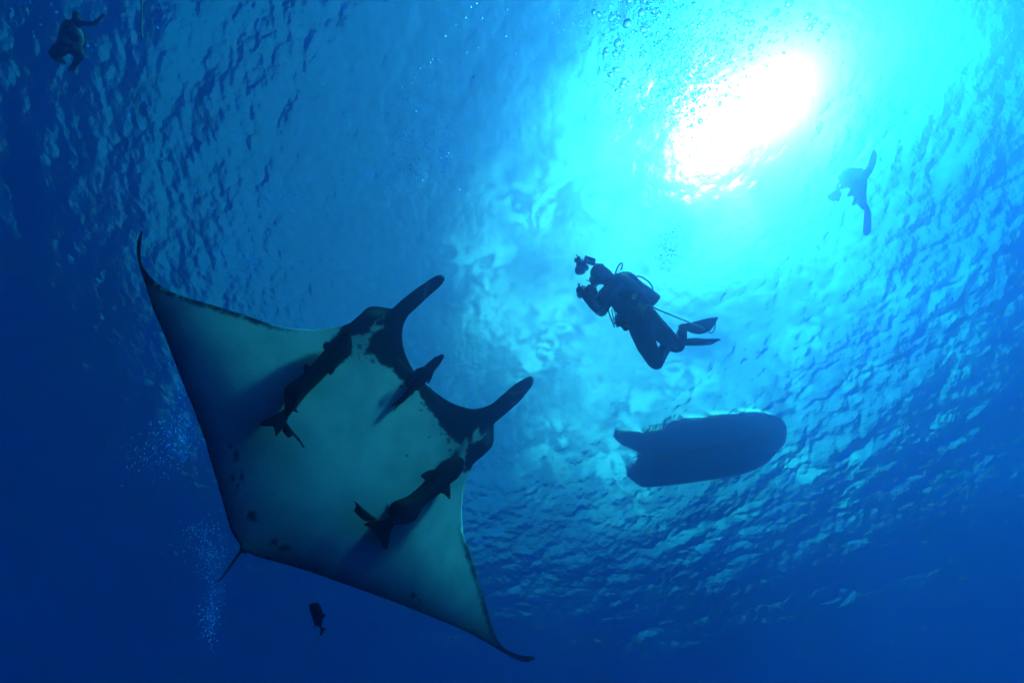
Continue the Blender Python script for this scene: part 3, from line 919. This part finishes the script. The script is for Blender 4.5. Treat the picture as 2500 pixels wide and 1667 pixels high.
DR = 9.0
pr = far_person('swimmer with long fins spread apart near the bright sun glare', [
    [(2096,442,0,19), (2084,440,0.12,24), (2072,436,0.25,22), (2062,430,0.4,15)],
    [(2056,430,0.55,9), (2051,432,0.58,8)],
    [(2072,448,0.3,10), (2062,456,0.3,7), (2048,461,0.3,6), (2038,468,0.3,5)],
    [(2066,424,0.5,8), (2054,440,0.5,5), (2042,458,0.45,4)],
    [(2100,436,-0.05,17), (2110,430,-0.05,12), (2114,424,-0.05,9), (2118,415,-0.05,7)],
    [(2097,452,0,18), (2098,470,-0.05,15), (2102,488,-0.05,12), (2107,500,-0.05,9), (2113,508,-0.05,7)],
    [(2086,464,0,11), (2078,472,-0.05,7), (2072,477,-0.05,5)]],
    [([(2131,365),(2138,368),(2141,378),(2138,400),(2128,423),(2116,432),(2109,422),(2118,402),(2126,378)], -0.05),
     ([(2110,487),(2120,502),(2127,521),(2127,563),(2121,573),(2114,576),(2108,573),(2107,564),(2110,511),(2106,498)], -0.05)], DR)
lathe('dive_tank', P(2064,420,DR+0.5), P(2100,425,DR+0.15), [(0,0.02),(0.06,0.07),(0.12,0.09),(0.92,0.09),(1,0.05)], M_TANK, pr, 16)
tube('hose', [P(2090,484,DR-0.1), P(2086,496,DR-0.1), P(2080,499,DR-0.1)], 0.03, M_RUBBER, pr)
rig2 = thing('camera', P(2036, 481, DR + 0.3), 'round camera housing held out by the swimmer near the sun', 'camera')
lathe('housing', P(2042,470,DR+0.35), P(2036,488,DR+0.25), [(0,0.05),(0.15,0.085),(0.7,0.09),(1,0.05)], M_HOUSING, rig2, 18)
lathe('dome', P(2032,478,DR+0.25), P(2026,482,DR+0.18), ball_prof(0.06), M_GLASS, rig2, 16)
tube('handle', [P(2044,470,DR+0.3), P(2049,480,DR+0.28), P(2046,492,DR+0.27)], 0.02, M_HOUSING, rig2)

# ------------------------------------------------------------------ boat at the surface
HULL = [(1564,1183),(1540,1166),(1527,1152),(1550,1136),(1563,1108),(1550,1096),(1520,1083),(1500,1067),(1495,1058),(1509,1052),(1539,1052),(1578,1055),(1619,1048),(1642,1032),(1670,1023),
        (1715,1018),(1784,1009),(1853,1005),(1899,1016),(1915,1039),(1911,1076),(1890,1101),(1865,1127),(1816,1150),(1761,1161),(1670,1175),(1601,1182)]
class Flat:
    """The level of the sea surface."""
    n = np.array((0.0, 0.0, -1.0))
    bend = None
    def __init__(self, z):
        self.z = z
    def __call__(self, xy):
        xy = np.asarray(xy, dtype=float)
        d = np.stack((xy[:, 0] - IMG_W / 2, IMG_H / 2 - xy[:, 1], np.full(len(xy), -FOCAL)), -1) @ ROT.T
        return CAM + d * ((self.z - CAM[2]) / d[:, 2])[:, None]
WL = Flat(-0.12)
bp_ = WL(np.array(HULL))
boat = thing('dive_boat', bp_.mean(0), 'broad dark hull of a dive boat floating at the surface', 'boat')
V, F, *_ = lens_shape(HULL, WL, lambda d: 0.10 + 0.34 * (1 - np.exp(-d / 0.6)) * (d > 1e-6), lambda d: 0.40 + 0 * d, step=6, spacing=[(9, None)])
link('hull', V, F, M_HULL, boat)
zc = bp_[:, 2].mean()
bc = bp_.mean(0)
bx = (WL(np.array([(1880, 1060)])) - WL(np.array([(1560, 1110)])))[0]; bx[2] = 0; bx /= np.linalg.norm(bx)
by = np.array((-bx[1], bx[0], 0.0))
def ladder(name, a0, a1, b0, b1, z, rungs, label):
    A0, A1, B0, B1 = Flat(z)(np.array([a0, a1, b0, b1], dtype=float))
    rail = tube(name, [A0, A1], 0.014, M_METAL, boat)
    V, F = tube_data([B0, B1], 0.014)
    link('rail', V, F, M_METAL, boat)
    for i in range(rungs):
        f = (i + 0.5) / rungs
        V, F = tube_data([A0 + (A1 - A0) * f, B0 + (B1 - B0) * f], 0.010, 6, 2)
        link('rung', V, F, M_METAL, boat)
    rail['label'] = label
ladder('rail', (1577,1056), (1622,1048), (1583,1040), (1627,1033), -0.25, 5, 'submerged swim ladder rail')

# ------------------------------------------------------------------ rope
tag(tube('rope', [P(343,-14,10.5), P(346,20,10.2), P(345,60,9.9), P(347,94,9.6)], 0.014, M_ROPE), 'pale thin line hanging in the water beside the far-left diver', 'rope')

# ------------------------------------------------------------------ air bubbles
def bubble_glass():
    mt, N, L, out = node_mat('air_bubble')
    g = N.new('ShaderNodeBsdfGlass'); g.inputs['IOR'].default_value = 0.752; g.inputs['Roughness'].default_value = 0.32
    L.new(g.outputs[0], out.inputs['Surface'])
    return mt
def bubble_froth(name, c, gl, tint=(1, 1, 1)):
    mt, N, L, out = node_mat(name)
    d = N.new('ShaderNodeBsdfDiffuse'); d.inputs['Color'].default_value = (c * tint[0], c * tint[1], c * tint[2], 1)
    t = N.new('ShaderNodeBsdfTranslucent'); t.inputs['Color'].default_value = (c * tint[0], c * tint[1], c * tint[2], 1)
    g = N.new('ShaderNodeBsdfGlass'); g.inputs['IOR'].default_value = 0.752; g.inputs['Roughness'].default_value = 0.4
    m1 = N.new('ShaderNodeMixShader'); m1.inputs['Fac'].default_value = 0.9
    m2 = N.new('ShaderNodeMixShader'); m2.inputs['Fac'].default_value = gl
    L.new(d.outputs[0], m1.inputs[1]); L.new(t.outputs[0], m1.inputs[2])
    L.new(m1.outputs[0], m2.inputs[1]); L.new(g.outputs[0], m2.inputs[2])
    L.new(m2.outputs[0], out.inputs['Surface'])
    return mt
M_BUBBLE, M_FROTH, M_MIST = bubble_glass(), bubble_froth('bubble_froth', 0.97, 0.25), bubble_froth('bubble_mist', 0.75, 0.05, (0.10, 0.55, 1.0))  # mist: white bubbles with the water's blue cast put into their colour

def ico(sub):
    bm = bmesh.new()
    bmesh.ops.create_icosphere(bm, subdivisions=sub, radius=1)
    v = np.array([q.co[:] for q in bm.verts])
    bm.verts.index_update()
    f = np.array([[q.index for q in t.verts] for t in bm.faces])
    bm.free()
    return v, f
IV1, IF1 = ico(1)
IV3, IF3 = ico(3)
bub_me = bpy.data.meshes.new('bubble')
bub_me.from_pydata(IV3.tolist(), [], IF3.tolist())
bub_me.polygons.foreach_set('use_smooth', np.ones(len(bub_me.polygons), dtype=bool))
bub_me.materials.append(M_BUBBLE)

def bubble(x, y, d, rpx, label, group):
    ob = bpy.data.objects.new('bubble', bub_me)
    COL.objects.link(ob)
    ob.location = P(x, y, d)
    r = rpx * d / FOCAL
    fl = random.uniform(0.62, 0.95)
    ob.scale = (r * random.uniform(0.95, 1.1), r * random.uniform(0.95, 1.1), r * fl)
    ob.rotation_euler = (random.uniform(-.4, .4), random.uniform(-.4, .4), random.uniform(0, 6.28))
    tag(ob, label, 'bubble', group)

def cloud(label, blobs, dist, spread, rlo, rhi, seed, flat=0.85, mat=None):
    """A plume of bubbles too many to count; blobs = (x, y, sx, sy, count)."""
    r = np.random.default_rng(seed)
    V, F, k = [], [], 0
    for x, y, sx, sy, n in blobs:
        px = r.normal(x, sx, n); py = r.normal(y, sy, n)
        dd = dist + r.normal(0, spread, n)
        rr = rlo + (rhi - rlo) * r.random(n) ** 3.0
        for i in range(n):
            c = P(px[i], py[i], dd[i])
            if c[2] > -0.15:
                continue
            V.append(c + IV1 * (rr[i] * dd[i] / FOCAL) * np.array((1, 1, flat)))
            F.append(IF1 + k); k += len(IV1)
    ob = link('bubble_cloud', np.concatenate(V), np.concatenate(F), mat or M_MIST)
    ob['kind'] = 'stuff'
    ob['label'] = label
    return ob

G1 = [(1560,40,70,45,40), (1640,170,65,65,50), (1493,150,13,60,28), (1740,70,90,50,26), (1690,240,60,35,18), (1535,255,35,30,12), (1870,60,60,40,8)]
rb = np.random.default_rng(21)
for x, y, sx, sy, n in G1:
    for i in range(n):
        bubble(rb.normal(x, sx), rb.normal(y, sy), rb.uniform(5.2, 6.4), 1.9 + 3.6 * rb.random() ** 2.2,
               'round air bubble in the plume rising beside the sun glare', 'exhaled bubbles beside the sun')
for x, y, rp in ((1531,58,7.0), (1507,106,6.5), (1522,118,5), (1523,199,6.5), (1518,211,6), (1533,205,5), (1573,254,5), (1584,173,5), (1569,72,4.5), (1449,29,4), (1972,41,5), (1990,51,4.5), (2020,65,4), (1926,8,6)):
    bubble(x, y, 5.5, rp, 'large bright bubble at the rim of the plume beside the sun', 'largest bubbles beside the sun')
for x, y, rp in ((1006,204,2.6),(1012,190,3),(1016,180,2.5),(1026,167,3),(1036,162,2),(1050,153,4),(1054,144,4.5),(1070,147,3),(1074,152,2.5),(1094,152,2.5),(1110,152,2),(1128,156,3),(982,214,5),(1008,224,4),
                 (999,243,4),(962,226,2.5),(1135,42,5),(1149,17,4),(1163,8,4),(1115,20,2.5),(1087,88,4.5),(1121,73,2.5),(1112,60,2.5),(1234,88,4),(1237,24,4),(1176,44,4),(1166,117,4),(1138,128,4),
                 (1179,235,3),(1173,222,2.5),(1094,374,5),(1090,382,4),(1075,386,3),(1062,390,2.5),(1040,432,4),(1030,441,4),(1015,436,3.5),(1121,463,4),(1140,450,2.5),(1258,132,3),(1016,272,5),(990,330,3)):
    bubble(x, y, 6.6, rp * 0.48, 'small bubble in the loose strings of bubbles near the top centre', 'strings of bubbles at the top centre')
cloud('dense fine bubbles of the plume beside the sun glare', [(1570,50,80,55,1100), (1640,180,65,70,1500), (1495,140,16,75,260), (1750,80,100,60,500), (1540,285,60,14,160), (1690,250,60,40,250)], 5.8, 0.35, 0.8, 2.6, 31, mat=M_FROTH)
cloud('haze of fine bubbles rising under the sun, above the scuba diver', [(1630,615,15,28,260), (1645,560,20,35,130), (1660,590,20,20,80)], 6.5, 0.25, 0.7, 2.2, 32, mat=M_FROTH)
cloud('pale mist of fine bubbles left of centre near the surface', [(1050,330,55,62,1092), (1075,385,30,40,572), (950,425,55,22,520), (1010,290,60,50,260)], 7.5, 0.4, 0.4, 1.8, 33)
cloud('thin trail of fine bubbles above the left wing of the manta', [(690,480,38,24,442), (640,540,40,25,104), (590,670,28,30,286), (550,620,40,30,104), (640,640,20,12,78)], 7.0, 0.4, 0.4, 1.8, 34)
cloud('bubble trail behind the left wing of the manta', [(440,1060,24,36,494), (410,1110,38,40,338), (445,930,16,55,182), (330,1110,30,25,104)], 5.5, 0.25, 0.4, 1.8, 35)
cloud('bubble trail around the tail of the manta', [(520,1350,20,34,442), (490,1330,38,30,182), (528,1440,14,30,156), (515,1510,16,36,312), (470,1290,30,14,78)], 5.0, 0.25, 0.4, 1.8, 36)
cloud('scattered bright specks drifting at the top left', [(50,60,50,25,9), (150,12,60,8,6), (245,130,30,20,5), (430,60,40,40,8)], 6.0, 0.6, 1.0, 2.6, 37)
# keel under the hull
k0, k1 = Flat(-0.50)(np.array([(1600, 1120), (1880, 1065)]))
box('keel', (k0 + k1) / 2, (k1 - k0) / 2, by * 0.03, np.array((0, 0, 0.06)), M_HULL, boat, 0.3)
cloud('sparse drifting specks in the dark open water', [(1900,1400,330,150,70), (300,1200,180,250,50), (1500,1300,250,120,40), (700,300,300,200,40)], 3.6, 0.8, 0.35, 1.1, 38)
